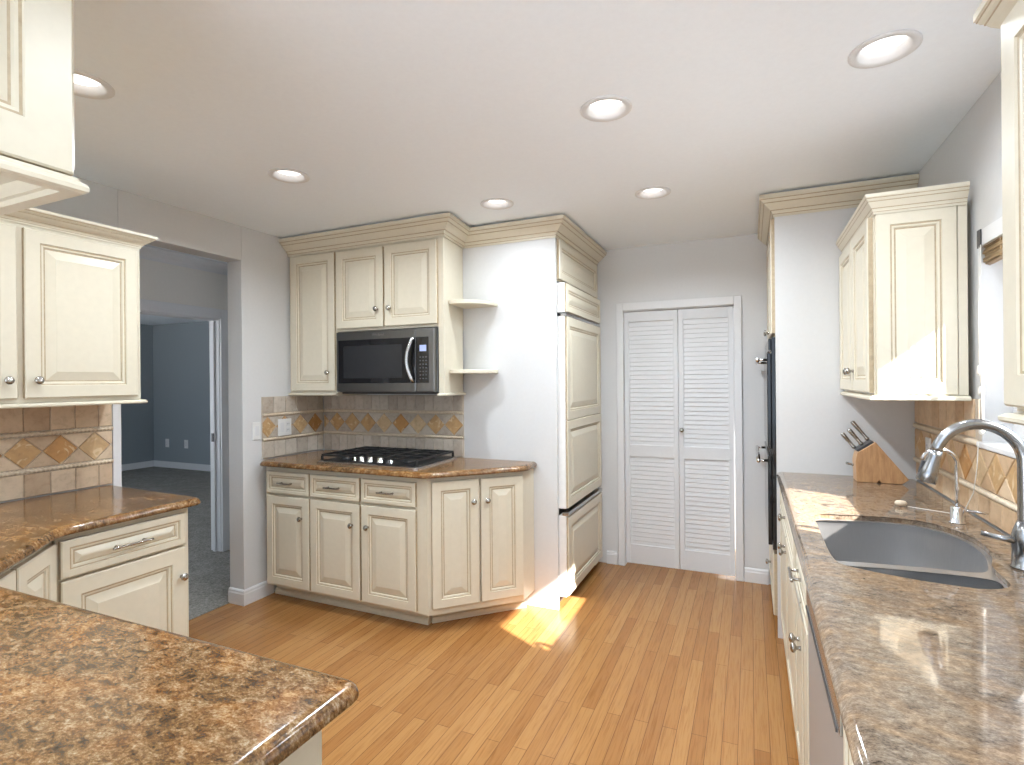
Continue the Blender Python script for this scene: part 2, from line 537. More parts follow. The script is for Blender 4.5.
struct('wall_back', w, 'wall')
struct('wall_closet', MB().box(-1.3, 0.3, 4.85, 4.95, 0, ZC), 'wall')
WY0, WY1, WZ0, WZ1 = 1.56, 2.45, 1.165, 1.945
w = MB(); w.box(XR, 0.90, YR - 0.1, WY0, 0, ZC); w.box(XR, 0.90, WY0, WY1, 0, WZ0); w.box(XR, 0.90, WY0, WY1, WZ1, ZC); w.box(XR, 0.90, WY1, YB + 0.1, 0, ZC)
struct('wall_right', w, 'wall')
w = MB(); w.box(XL - .13, -2.7, YR - .1, YR, 0, ZC); w.box(-2.7, 0.6, YR - .1, YR, 2.26, ZC); w.box(0.6, XR + .14, YR - .1, YR, 0, ZC); w.box(-2.7, .6, YR - .1, YR, 0, .05)
struct('wall_rear', w, 'wall')
w = MB()
for x in (-2.67, -1.05, 0.57):
    w.box(x - 0.03, x + 0.03, YR - .08, YR - .02, .05, 2.26)
w.box(-2.7, .6, YR - .08, YR - .02, .05, .12); w.box(-2.7, .6, YR - .08, YR - .02, 2.19, 2.26)
win_added = struct('window_rear_added', w, 'trim', 0.004)  # unseen window, added to let light in from behind
struct('pane', MB().box(-2.66, .56, YR - .055, YR - .049, .11, 2.20), 'glass', parent=win_added)

LIGHTS = [(0.381, 1.968), (-0.482, 1.961), (-0.473, 2.947), (-1.307, 2.748), (-2.039, 1.941), (-2.039, 1.053), (-0.482, 0.95), (-0.482, -0.3), (-2.039, -0.3), (-1.2, -1.5), (0.1, -1.5)]  # the trailing entries are unseen lamps added to brighten the room
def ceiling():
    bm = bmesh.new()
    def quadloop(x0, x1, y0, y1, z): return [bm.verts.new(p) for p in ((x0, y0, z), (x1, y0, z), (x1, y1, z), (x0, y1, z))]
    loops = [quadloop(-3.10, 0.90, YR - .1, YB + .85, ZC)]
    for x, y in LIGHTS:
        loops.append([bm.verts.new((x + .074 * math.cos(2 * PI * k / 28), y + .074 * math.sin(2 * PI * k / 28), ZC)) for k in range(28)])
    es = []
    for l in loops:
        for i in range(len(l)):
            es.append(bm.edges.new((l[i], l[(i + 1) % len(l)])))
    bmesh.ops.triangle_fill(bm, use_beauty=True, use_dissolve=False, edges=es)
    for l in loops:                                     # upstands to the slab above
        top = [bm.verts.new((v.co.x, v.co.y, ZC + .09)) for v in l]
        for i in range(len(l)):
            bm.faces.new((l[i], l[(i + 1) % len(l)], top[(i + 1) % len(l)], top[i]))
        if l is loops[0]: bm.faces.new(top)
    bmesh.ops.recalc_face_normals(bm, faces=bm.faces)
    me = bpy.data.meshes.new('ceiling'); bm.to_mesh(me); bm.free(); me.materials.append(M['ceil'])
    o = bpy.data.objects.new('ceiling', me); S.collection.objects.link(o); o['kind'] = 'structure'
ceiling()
# hall and bedroom beyond the opening
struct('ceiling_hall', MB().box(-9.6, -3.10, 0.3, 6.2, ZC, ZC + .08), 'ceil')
HX = -4.07
w = MB(); w.box(HX - .12, HX, .3, 1.95, 0, ZC); w.box(HX - .12, HX, 1.95, 3.125, 1.965, ZC); w.box(HX - .12, HX, 3.125, 6.2, 0, ZC)
struct('wall_hall', w, 'hallwall')
struct('wall_hallend', MB().box(HX, -3.10, 3.75, 3.85, 0, ZC).box(HX, -3.10, .3, .4, 0, ZC), 'hallwall')
w = MB()
for a, b in ((1.87, 1.955), (3.115, 3.20)):
    w.box(HX - .0, HX + .02, a, b, 0.006, 2.04)
w.box(HX, HX + .02, 1.955, 3.115, 1.955, 2.04)
w.box(HX - .12, HX, 3.11, 3.125, 0.006, 1.955); w.box(HX - .12, HX, 1.95, 1.965, 0.006, 1.955); w.box(HX - .12, HX, 1.965, 3.11, 1.945, 1.965)
w.box(HX - .075, HX - .045, 3.093, 3.111, 0.006, 1.945)
struct('trim_2', w, 'trim', 0.004)
struct('trim_3', MB().sweep([(HX, .4), (HX, 3.75)], crown_prof(.085, .07), ZC - .087), 'trim')
struct('wall_bedroom', MB().box(-9.5, -9.36, .3, 6.0, 0, ZC).box(-9.5, HX - .12, 5.9, 6.0, 0, ZC), 'bedroom')
w = MB(); w.box(-9.5, -8.6, .3, .4, 0, ZC); w.box(-8.6, -4.6, .3, .4, 0, .4); w.box(-8.6, -4.6, .3, .4, 2.2, ZC); w.box(-4.6, HX - .12, .3, .4, 0, ZC)
struct('wall_bedroomwindow', w, 'bedroom')
w = MB()
for k in range(6): w.box(-8.6 + k * .79, -8.55 + k * .79, .33, .39, .4, 2.2)
w.box(-8.6, -4.6, .33, .40, 2.15, 2.2); w.box(-8.6, -4.6, .33, .40, .4, .45)
win3 = struct('window_3', w, 'trim')
struct('baseboard_bedroom', MB().box(-9.36, -9.345, .4, 5.9, 0.006, .11).box(-9.345, HX - .12, 5.885, 5.9, 0.006, .11), 'trim', 0.003)

BASEP = [(0, 0), (0.014, 0), (0.014, 0.070), (0.011, 0.078), (0.011, 0.088), (0.006, 0.096), (0, 0.098)]
struct('baseboard_post', MB().sweep([(-3.10, 2.432), (XL, 2.432), (XL, 2.655)], BASEP, 0.0), 'trim')
struct('baseboard_back', MB().sweep([(-1.03, YB), (-0.942, YB)], BASEP, 0.0).sweep([(-0.052, YB), (0.10, YB)], BASEP, 0.0), 'trim')
struct('baseboard_left', MB().box(XL - .001, XL + .012, YR, -.1, 0, .095), 'trim')
# opening lining strip beside the left tile
struct('trim_4', MB().box(XL - .128, XL + .011, 1.662, 1.702, 0.0, 2.205), 'trim', 0.002)

# casing + louvered bifold door
CAS = 0.062
w = MB()
w.box(-.938, -.888, YB - .019, YB, 0, 2.004); w.box(-.106, -.056, YB - .019, YB, 0, 2.004); w.box(-.888, -.106, YB - .019, YB, 1.945, 2.004)
w.box(-.892, -.886, YB, YB + .09, 0, 1.945); w.box(-.108, -.098, YB, YB + .09, 0, 1.945); w.box(-.886, -.108, YB, YB + .09, 1.939, 1.948)
struct('trim_1', w, 'trim', 0.004)
dmb = MB()
def louver_leaf(x0, x1):
    mb = MB(); st = .033; y0, y1 = YB + .012, YB + .042
    mb.box(x0, x0 + st, y0, y1, .02, 1.935); mb.box(x1 - st, x1, y0, y1, .02, 1.935)
    for a, b in ((.02, .165), (.835, .925), (1.86, 1.935)):
        mb.box(x0 + st, x1 - st, y0 + .001, y1 - .001, a, b)
    for a, b in ((.165, .835), (.925, 1.86)):
        n = round((b - a) / .0335); p = (b - a) / n
        for k in range(n):
            zc = a + (k + .5) * p
            mb.box(-(x1 - x0) / 2 + st, (x1 - x0) / 2 - st, -.0235, .0235, -.0035, .0035,
                   xf=Matrix.Translation(((x0 + x1) / 2, (y0 + y1) / 2, zc)) @ Matrix.Rotation(math.radians(80), 4, 'X'))
    return mb
d1 = MB().box(-.868, -.108, YB + .05, YB + .06, 1.925, 1.939).mesh('door_1', ['nickel'])
d1['kind'] = 'structure'
for x0, x1 in ((-.884, -.490), (-.486, -.112)):
    p = struct('louver_panel', louver_leaf(x0, x1), 'louver', 0.0015, parent=d1)
k = MB().lathe(KNOBP, 18, xf=Matrix.Translation((-.466, YB + .012, 1.047)) @ TOFRONT)
struct('knob', k, 'nickel', parent=d1)

# window over the sink
w = MB()
for a, b in ((WY0, WY0 + .045), (WY1 - .045, WY1)):
    w.box(.845, .885, a, b, WZ0 + .14, WZ1 - .045)
w.box(.845, .885, WY0, WY1, WZ0, WZ0 + .14); w.box(.845, .885, WY0, WY1, WZ1 - .045, WZ1)
win1 = struct('window_1', w, 'trim', 0.003)
struct('pane', MB().box(.862, .866, WY0 + .04, WY1 - .04, WZ0 + .04, WZ1 - .04), 'glass', parent=win1)
struct('window_sill', MB().box(XR - .02, .845, WY0 + .002, WY1 - .002, WZ0 + .001, WZ0 + .022), 'trim', 0.004, parent=win1)
# outside: eave, ground, planting
struct('roof_eave', MB().box(.90, 1.62, -4, 8, 2.385, 2.45), 'trim')
struct('ground_outside', MB().box(.9, 14, -14, 14, -.25, -.15).box(-14, .9, -14, YR - .1, -.25, -.15).box(-14, -9.6, YR - .1, 14, -.25, -.15).box(-9.6, -3.1, YR - .1, .3, -.25, -.15), 'bounceground')  # unseen ground, kept pale to bounce sunlight through the windows

# ------------------------------------------------------------------ alcove: base cabinets, granite, cooktop
G_BASE = 'base cabinets'
f = FR(-2.963, 2.556)                                   # local x = world x + 2.963
def lx(x): return x + 2.963
T = Thing('base_cabinet', 'long straight cream base cabinet under the gas cooktop with three drawers', 'cabinet', (-2.3, 2.8, 0), 'cream base cabinets')
T.part('body', MB().box(-2.908, -1.667, 2.556, 3.136, .102, .881), 'cream', bevel=.002)
T.part('toe_kick', MB().box(-2.945, -1.730, 2.665, 3.13, .0, .101).sweep([(-2.945, 2.665), (-1.730, 2.665)], [(0, 0), (.014, 0), (.014, .018), (.008, .03), (0, .034)]), 'cream')
for x0, x1 in ((-2.888, -2.527), (-2.515, -2.131), (-2.117, -1.735)):
    drawer(T, f, lx(x0), lx(x1), .708, .848, 0, w=.10)
for x0, x1, kx in ((-2.888, -2.527, -2.584), (-2.515, -2.131, -2.182), (-2.117, -1.735, -2.066)):
    door(T, f, lx(x0), lx(x1), .118, .692, 0, lx(kx), .565)
fd = FR(-1.664, 2.553, 0, 45)
T = Thing('base_cabinet', 'angled cream base cabinet with two tall doors at the end of the alcove run', 'cabinet', (-1.4, 2.95, 0), 'cream base cabinets')
T.part('body', MB().prism([(-1.666, 2.551), (-1.252, 2.965), (-1.252, 3.136), (-1.666, 3.136)], .102, .881), 'cream', bevel=.002)
T.part('toe_kick', MB().prism([(-1.727, 2.690), (-1.31, 3.110), (-1.727, 3.110)], 0, .101).sweep([(-1.727, 2.690), (-1.305, 3.112)], [(0, 0), (.014, 0), (.014, .018), (.008, .03), (0, .034)]), 'cream')
door(T, fd, .022, .298, .140, .855, 0, .262, .728)
door(T, fd, .310, .575, .140, .855, 0, .346, .728)

slab('granite_countertop', round_poly([(-2.952, 2.580), (-2.905, 2.492), (-1.642, 2.492), (-1.212, 2.935), (-1.230, 3.137), (-2.952, 3.137)], [.0, .036, .05, .045, 0, 0]), 'gran',
     'golden brown granite countertop under the gas cooktop in the alcove', loc=(-2.2, 2.8, .874))

# cooktop
CX0, CX1, CY0, CY1, CZ = -2.515, -1.755, 2.585, 3.065, .9145
T = Thing('gas_cooktop', 'black five burner gas cooktop set in the alcove granite', 'cooktop', (-2.135, 2.82, CZ))
def rrect(x0, x1, y0, y1, r): return round_poly([(x0, y0), (x1, y0), (x1, y1), (x0, y1)], r, 4)
base = rrect(CX0, CX1, CY0, CY1, .025)
T.part('tray', MB().rings([[(x, y, z) for x, y in offset_poly(base, i)] for i, z in ((0, CZ), (0, CZ + .008), (.012, CZ + .013), (.02, CZ + .008))], 0, mcap=0), 'steel', label='stainless steel tray rim')
T.part('hob_surface', MB().rings([[(x, y, z) for x, y in offset_poly(base, i)] for i, z in ((.019, CZ + .0085), (.020, CZ + .0125), (.03, CZ + .0135))], 0, mcap=0), 'iron')
for bx, by, br in ((-2.37, 2.72, .045), (-2.37, 2.94, .038), (-2.135, 2.88, .055), (-1.90, 2.72, .038), (-1.90, 2.94, .045)):
    T.part('burner', MB().lathe([(br, CZ + .0136), (br, CZ + .022), (br * .8, CZ + .026), (br * .78, CZ + .032), (br * .7, CZ + .036), (0, CZ + .037)], 22, xf=Matrix.Translation((bx, by, 0))), 'iron')
def grate(x0, x1, y0, y1):
    mb = MB(); z0, z1 = CZ + .040, CZ + .052; t = .006
    for y in (y0, y1): mb.box(x0, x1, y - t, y + t, z0, z1)
    for x in (x0, x1): mb.box(x - t, x + t, y0, y1, z0, z1)
    cx = (x0 + x1) / 2; cy = (y0 + y1) / 2
    for y in (y0 + (y1 - y0) * .25, cy, y0 + (y1 - y0) * .75): mb.box(x0, x1, y - t * .8, y + t * .8, z0, z1 + .003)
    mb.box(cx - t * .8, cx + t * .8, y0, y1, z0, z1 + .003)
    for x in (x0, x1):
        for y in (y0, y1): mb.box(x - t, x + t, y - t, y + t, CZ + .0137, z0)
    return mb
for x0, x1, y0 in ((CX0 + .025, -2.262, CY0 + .035), (-2.245, -2.025, CY0 + .14), (-2.008, CX1 - .025, CY0 + .035)):
    T.part('grate', grate(x0, x1, y0, CY1 - .025), 'iron', bevel=.0015)
for kx, ky in ((-2.275, 2.665), (-2.205, 2.655), (-2.135, 2.65), (-2.065, 2.655), (-1.995, 2.665)):
    k = T.part('control_knob', MB().lathe([(.021, CZ + .0137), (.021, CZ + .018), (.017, CZ + .021), (.016, CZ + .040), (.013, CZ + .044), (0, CZ + .0445)], 20, xf=Matrix.Translation((kx, ky, 0))), 'chrome', label='shiny chrome control knob')

# tile backsplashes
def rope_trim(mb, p0, p1, nrm, r=.0095, pitch=.017):
    p0, p1, nrm = Vector(p0), Vector(p1), Vector(nrm)
    d = (p1 - p0); L = d.length; d.normalize(); up = Vector((0, 0, 1))
    n = max(2, int(L / pitch)); seg = 8; sub = 4; rs = []
    for i in range(n * sub + 1):
        t = i / (n * sub) * L; ring = []
        for k in range(seg):
            a = 2 * PI * k / seg
            tw = 1 + .26 * math.sin(2 * PI * t / pitch + a)
            ring.append(tuple(p0 + d * t + (up * math.sin(a) + nrm * math.cos(a)) * r * tw))
        rs.append(ring)
    mb.rings(rs, 0, True)

def backsplash(label, xf, L, zt, mt, dia0, dp, loc, joints=None, wires=(), cutouts=(), zc=1.122, seed=1, zb=.916, name='tile_backsplash', vtile=0.0):
    """local x along the wall, z up, wall surface at y=0, front -y"""
    rnd = random.Random(seed)
    T = Thing(name, label, 'backsplash', loc)
    T.part('grout', MB(xf).box(0, L, -.009, -.001, zb, zt), 'grout')
    tl = MB(xf); g = .0015
    def one(poly):
        c = (sum(p[0] for p in poly) / len(poly), sum(p[1] for p in poly) / len(poly))
        def ins(d): return offset_poly(poly, d)
        rs = [[(x, -.008, z) for x, z in ins(g)], [(x, -.0125, z) for x, z in ins(g)], [(x, -.0145, z) for x, z in ins(g + .003)]]
        return rs
    zr0, zr1 = zc - .084, zc + .081
    rows = [(zb, zr0 - .012, vtile)]
    if zt > zr1 + .03: rows.append((zr1 + .012, zt, vtile if vtile else 0))
    for z0, z1, vt in rows:
        wd = vt or .1
        x = -(dia0 % wd) + wd * .3
        while x < L - .004:
            a, b = max(0, x), min(L, x + wd)
            if b - a > .008: tl.rings(one([(a, z0), (b, z0), (b, z1), (a, z1)]), 0)
            x += wd
    # background triangles between diamonds
    za, zb2 = zr0 + .012, zr1 - .012
    cz = (za + zb2) / 2; hz = (zb2 - za) / 2; hx = dp / 2
    dm = MB(xf); xs = []
    k = dia0
    while k - dp > -hx: k -= dp
    while k < L + hx: xs.append(k); k += dp
    def clip(poly):
        for side, lim in ((0, 0.0), (1, L)):
            out = []
            for i in range(len(poly)):
                p, q = poly[i - 1], poly[i]
                pin = p[0] >= lim if side == 0 else p[0] <= lim
                qin = q[0] >= lim if side == 0 else q[0] <= lim
                if pin != qin:
                    t = (lim - p[0]) / (q[0] - p[0]); out.append((lim, p[1] + t * (q[1] - p[1])))
                if qin: out.append(q)
            poly = out
            if len(poly) < 3: return None
        ar = 0.5 * sum(poly[i - 1][0] * poly[i][1] - poly[i][0] * poly[i - 1][1] for i in range(len(poly)))
        return poly if abs(ar) > 4e-4 else None
    for c in xs:
        p = clip([(c - hx, cz), (c, cz - hz), (c + hx, cz), (c, cz + hz)])
        if p: dm.rings(one(p), 0)
        for sg in (-1, 1):
            tri = [(c, cz + sg * hz), (c + dp, cz + sg * hz), (c + hx, cz)]
            if sg > 0: tri = tri[::-1]
            p = clip(tri)
            if p: tl.rings(one(p), 0)
    p = clip([(xs[0] - dp, cz - hz), (xs[0], cz - hz), (xs[0] - hx, cz)])
    T.part('field_tiles', tl, mt)
    T.part('diamond_tiles', dm, 'diamond', label='amber and tan diamond tiles')
    for z in (zr0, zr1):
        if z < zt - .01:
            rp = MB(xf); rope_trim(rp, (0, -.0125, z), (L, -.0125, z), (0, -1, 0))
            T.part('rope_trim', rp, 'rope', label='carved rope border')
    return T
backsplash('grey beige tile backsplash with diamonds behind the gas cooktop', FR(-2.952, YK), 1.202, 1.326, 'tilegrey', -2.252 + 2.952, .1435, (-2.35, YK, .916), seed=3, zc=1.128, vtile=.075)
backsplash('narrow grey beige tile backsplash on the left wall beside the cooktop', FR(XL, 2.575, 0, 90), .553, 1.326, 'tilegrey', .04, .1435, (XL, 2.85, .916), seed=4, zc=1.124, vtile=.1)
backsplash('golden tile backsplash with diamonds beside the left upper cabinets', FR(XL, .70, 0, 90), .958, 1.327, 'tile', .735, .1415, (XL, 1.2, .916), seed=5, zc=1.117)
f = FR(XR, 3.266, 0, -90)
backsplash('warm beige tile backsplash behind the sink faucet and knife block', f, 3.266 + .3, 1.163, 'tilewarm', .111, .1435, (XR, 1.6, .916), seed=6, zc=1.096)
T = Thing('tile_backsplash', 'warm beige upper tile course below the corner wall cabinet', 'backsplash', (XR, 2.86, 1.17))
tl = MB(f)
for k in range(8):
    a, b = max(0, k * .1 - .02), min(.812, k * .1 + .08)
    for z0, z1 in ((1.196, 1.338),):
        tl.rings([[(a + i, y, z0 + i), (b - i, y, z0 + i), (b - i, y, z1 - i), (a + i, y, z1 - i)] for i, y in ((.0015, -.004), (.0015, -.0125), (.0045, -.0145))], 0)
T.part('grout', MB(f).box(0, .812, -.009, -.001, 1.164, 1.338), 'grout')
T.part('field_tiles', tl, 'tilewarm')
rp = MB(f); rope_trim(rp, (0, -.0125, 1.180), (.812, -.0125, 1.180), (0, -1, 0))
T.part('rope_trim', rp, 'rope')

def wall_plate(label, xf, cx, z, w, h, kind, name, loc, dpt=0.0):
    T = Thing(name, label, 'switch' if kind == 'switch' else 'outlet', loc)
    T.part('plate', MB(xf).box(cx - w / 2, cx + w / 2, -.007 - dpt, -.0005 - dpt, z - h / 2, z + h / 2), 'whiteplastic', bevel=.0025)
    n = max(1, round(w / .07))
    for i in range(n):
        c = cx + (i - (n - 1) / 2) * .05
        if kind == 'switch' or i == 0 and n > 1:
            T.part('rocker', MB(xf).box(c - .016, c + .016, -.0105 - dpt, -.0072 - dpt, z - .032, z + .032), 'trim', bevel=.0015)
        else:
            mb = MB(xf)
            for dz in (-.02, .02):
                mb.box(c - .016, c + .016, -.0095 - dpt, -.0072 - dpt, z + dz - .014, z + dz + .014)
                for q in (-.006, .006): mb.box(c + q - .001, c + q + .001, -.0100 - dpt, -.0096 - dpt, z + dz - .003, z + dz + .006, 1)
            T.part('receptacle', mb, ['trim', 'darkgrey'])
    return T
fl = FR(XL, 0, 0, 90)
wall_plate('white double wall plate set in the tile left of the cooktop', fl, 2.752, 1.113, .115, .115, 'outlet', 'electrical_outlet', (XL, 2.752, 1.11), .0155)
wall_plate('white single light switch on the painted wall left of the alcove tile', fl, 2.533, 1.105, .058, .115, 'switch', 'light_switch', (XL, 2.533, 1.1))
wall_plate('small pale outlet in the tile behind the small filter faucet', FR(XR, 0, 0, -90), -3.02, 1.085, .07, .115, 'outlet', 'electrical_outlet', (XR, 3.02, 1.08), .0155)
fb = FR(0, 5.9)
wall_plate('pale bedroom outlet, left one of two low on the far wall', fb, -9.0, .42, .09, .14, 'outlet', 'electrical_outlet', (-9.0, 5.9, .42))
wall_plate('pale bedroom outlet, right one of two low on the far wall', fb, -8.52, .42, .09, .14, 'outlet', 'electrical_outlet', (-8.52, 5.9, .42))
solo('strike_plate', MB().box(HX - .075, HX - .045, 3.088, 3.0925, .93, 1.0), 'darkgrey', 'small dark metal strike plate on the bedroom door frame', 'strike plate', (HX - .06, 3.09, .93))

# ------------------------------------------------------------------ alcove: wall cabinet, microwave, shelves, crown
f = FR(-2.963, 2.818)
T = Thing('wall_cabinet', 'cream wall cabinet with three doors wrapped around the microwave', 'cabinet', (-2.33, 3.0, 1.33), 'cream wall cabinets')
T.part('body', MB().box(-2.963, -2.535, 2.818, 3.124, 1.346, 2.345).prism([(-2.535, 2.818), (-1.745, 2.818), (-1.785, 3.124), (-2.535, 3.124)], 1.757, 2.345).prism([(-1.745, 2.818), (-1.705, 2.818), (-1.745, 3.124), (-1.785, 3.124)], 1.346, 2.345).box(-2.535, -1.748, 3.124, 3.137, 1.757, 2.345), 'cream', bevel=.002)
door(T, f, lx(-2.934), lx(-2.547), 1.362, 2.294, 0, lx(-2.597), 1.486)
door(T, f, lx(-2.527), lx(-2.147), 1.774, 2.288, 0, lx(-2.19), 1.888)
door(T, f, lx(-2.134), lx(-1.745), 1.774, 2.288, 0, lx(-2.09), 1.888)
T.part('light_rail', MB().sweep([(-2.963, 2.818), (-2.535, 2.818)], RAIL, 1.330).box(-2.963, -2.535, 2.818, 3.124, 1.331, 1.346), 'cream')
T.part('light_rail', MB().sweep([(-1.745, 2.818), (-1.705, 2.818), (-1.745, 3.124)], RAIL, 1.330).prism([(-1.745, 2.818), (-1.705, 2.818), (-1.745, 3.124), (-1.785, 3.124)], 1.331, 1.346), 'cream')

T = Thing('crown_moulding', 'cream stepped crown moulding running around the alcove and fridge cabinets', 'moulding', (-2.0, 2.9, 2.31))
T.part('moulding', MB().sweep([(-2.966, 2.812), (-1.702, 2.812), (-1.744, 3.138), (-1.097, 3.138), (-1.097, 4.096)], crown_prof(.108, .086), 2.302, edges=CROWN_GLAZE), ['cream', 'glaze'])
T.part('backing_board', MB().box(-2.966, -1.705, 2.816, 2.84, 2.346, 2.405), 'cream')

T = Thing('microwave', 'dark stainless over the range microwave with curved handle below the wall cabinet', 'microwave', (-2.14, 2.95, 1.35))
f = FR(-2.516, 2.815)
T.part('body', MB(f).box(0, .765, .002, .318, 1.352, 1.752), 'blacksteel', bevel=.003)
T.part('bottom_vent', MB(f).box(.02, .745, .0, .30, 1.343, 1.352), 'darkgrey')
dr = T.part('door', MB(f).box(.002, .628, -.034, .001, 1.356, 1.748), 'blacksteel', bevel=.004)
T.part('window', MB(f).box(.022, .6265, -.0365, -.0345, 1.412, 1.694), 'blackglass', dr, bevel=.001)
T.part('inner_window', MB(f).box(.065, .53, -.0372, -.0366, 1.445, 1.655), 'meshglass', dr, label='dark mesh viewing window')
hp = [(.618 - .030 * math.sin(PI * k / 12), -.05 - .022 * math.sin(PI * k / 12), 1.418 + .272 * k / 12) for k in range(13)]
T.part('handle', MB(f).tube(hp, .0135, 12, flat=.8).tube([(.616, -.033, 1.424), (.616, -.052, 1.424)], .009, 10).tube([(.616, -.033, 1.684), (.616, -.052, 1.684)], .009, 10), 'steel', dr, label='curved satin steel handle')
cp = T.part('control_panel', MB(f).box(.630, .763, -.034, .001, 1.356, 1.748), 'blacksteel', bevel=.004)
T.part('glass_panel', MB(f).box(.6305, .724, -.0365, -.0345, 1.412, 1.694), 'blackglass', cp, bevel=.001)
T.part('display', MB(f).box(.660, .708, -.0372, -.0366, 1.606, 1.644), 'lcd', cp, label='small lit blue display')
mb = MB(f)
for r in range(7):
    for c in range(3):
        mb.box(.659 + c * .021, .668 + c * .021, -.0371, -.0366, 1.435 + r * .022, 1.441 + r * .022)
T.part('keypad', mb, 'legend', cp)
def text(s, size, mat, xf, T, parent, name):
    cu = bpy.data.curves.new(name, 'FONT'); cu.body = s; cu.size = size; cu.align_x = 'CENTER'; cu.align_y = 'CENTER'; cu.extrude = .0003
    cu.materials.append(M[mat])
    t = bpy.data.objects.new(name, cu)
    me = bpy.data.meshes.new_from_object(t); bpy.data.objects.remove(t); me.name = name
    o = bpy.data.objects.new(name, me); S.collection.objects.link(o)
    o.parent = parent; o.matrix_local = Matrix.Translation(-T.loc) @ xf
    return o
text('Whirlpool', .022, 'steel', f @ Matrix.Translation((.345, -.0346, 1.722)) @ Matrix.Rotation(PI / 2, 4, 'X'), T, dr, 'logo')

for z, lab in ((1.900, 'upper one of the two white quarter round corner shelves beside the microwave cabinet'), (1.468, 'lower one of the two white quarter round corner shelves beside the microwave cabinet')):
    pts = [(-1.742, YK - .001)] + [(-1.742 + .250 * math.sin(a) + .033 * math.cos(a), YK - .001 - .255 * math.cos(a)) for a in [PI / 2 * k / 14 for k in range(15)]]
    T0 = solo('corner_shelf', MB().prism(pts, z, z + .024), 'cream', lab, 'shelf', (-1.742, YK, z), 'corner shelves', .004)

# ------------------------------------------------------------------ built-in refrigerator with panels
f = FR(-1.098, 3.166, 0, 90)              # local x = world y - 3.166, front -> +X
T = Thing('refrigerator_cabinet', 'cream cabinet with one wide panel door above the built in refrigerator', 'cabinet', (-1.4, 3.6, 2.03))
T.part('body', MB(f).box(.002, .930, .002, .60, 2.045, 2.405), 'cream', bevel=.002)
T.part('filler_stile', MB(f).box(.838, .930, .0, .60, .0, 2.044), 'cream')
door(T, f, .0, .905, 2.052, 2.30, 0.001, s=.05)
T = Thing('refrigerator', 'tall built in refrigerator with cream panels and a freezer drawer', 'refrigerator', (-1.4, 3.58, 0))
T.part('body', MB(f).box(.004, .834, .004, .60, .09, 2.040), 'darkgrey')
g = T.part('grille_panel', MB(f).box(.002, .832, -.046, .002, 1.842, 2.028), 'whiteplastic', bevel=.002)
T.part('panel', panel(MB(f), .012, .826, 1.846, 2.024, -.046, .014, .042, .02), ['cream', 'glaze'], g)
d = T.part('door', MB(f).box(.002, .832, -.046, .002, .622, 1.820), 'whiteplastic', bevel=.002, label='white door edge with recessed grip')
T.part('panel', panel(MB(f), .012, .826, 1.17, 1.818, -.046, .014, .06, .03), ['cream', 'glaze'], d)
T.part('panel', panel(MB(f), .012, .826, .624, 1.168, -.046, .014, .06, .03), ['cream', 'glaze'], d)
T.part('handle', MB(f).box(.002, .832, -.056, -.020, 1.8205, 1.834), 'steel', d, label='thin metal grip strip')
d = T.part('freezer_drawer', MB(f).box(.002, .832, -.046, .002, .075, .578), 'whiteplastic', bevel=.002)
T.part('panel', panel(MB(f), .012, .826, .080, .566, -.046, .014, .06, .03), ['cream', 'glaze'], d)
T.part('handle', MB(f).box(.002, .832, -.062, -.020, .579, .600), 'steel', d, bevel=.003, label='metal grip strip along the top edge')
T.part('toe_kick', MB(f).box(.004, .834, .03, .10, .0, .074), 'darkgrey')

# ------------------------------------------------------------------ left side cabinets, L shaped granite
f = FR(-2.65, 0, 0, 90)                  # local x = world y
T = Thing('wall_cabinet', 'cream wall cabinet on the left wall beside the hall opening', 'cabinet', (-2.8, 1.15, 1.33), 'cream wall cabinets')
T.part('body', MB(f).box(.69, 1.612, .0, .316, 1.347, 2.075), 'cream', bevel=.002)
door(T, f, 1.160, 1.590, 1.366, 2.046, 0, 1.196, 1.438)
door(T, f, .700, 1.136, 1.366, 2.046, 0, 1.100, 1.438)
T.part('crown_moulding', MB().sweep([(-2.65, .69), (-2.65, 1.612), (-2.966, 1.612)], crown_prof(.062, .052), 2.062, edges=CROWN_GLAZE), ['cream', 'glaze'])
T.part('light_rail', MB().sweep([(-2.65, .69), (-2.65, 1.612), (-2.950, 1.612)], RAIL, 1.329).box(-2.966, -2.65, .69, 1.612, 1.330, 1.346), 'cream')

f = FR(-2.272, 0, 0, 90)
T = Thing('base_cabinet', 'cream base cabinet with one wide drawer beside the hall opening', 'cabinet', (-2.6, 1.3, 0), 'cream base cabinets')
T.part('body', MB(f).box(1.082, 1.578, .0, .675, .102, .881), 'cream', bevel=.002)
T.part('toe_kick', MB(f).box(1.10, 1.575, .07, .675, 0, .101), 'cream')
drawer(T, f, 1.092, 1.556, .722, .858, 0, w=.13, s=.03)
door(T, f, 1.092, 1.556, .120, .712, 0, 1.532, .588, s=.065)
c45 = math.sqrt(.5)
fd = FR(-1.872, .668, 0, 135)             # from peninsula corner to (-2.265,1.095)
T = Thing('base_cabinet', 'cream corner base cabinet set at an angle behind the peninsula', 'cabinet', (-2.3, .75, 0), 'cream base cabinets')
T.part('body', MB().prism([(-1.873, .669), (-2.282, 1.078), (-2.963, 1.078), (-2.963, .05), (-1.873, .05)], .102, .881), 'cream', bevel=.002)
T.part('toe_kick', MB().prism([(-1.92, .62), (-2.32, 1.02), (-2.95, 1.02), (-2.95, .06), (-1.92, .06)], 0, .101), 'cream')
door(T, fd, .03, .280, .12, .855, 0, s=.06)
door(T, fd, .292, .566, .12, .855, 0, s=.06)
T = Thing('base_cabinet', 'cream peninsula cabinet with a panelled end under the near granite', 'cabinet', (-1.25, .35, 0), 'cream base cabinets')
T.part('body', MB().box(-1.871, -.664, .03, .675, .102, .881), 'cream', bevel=.002)
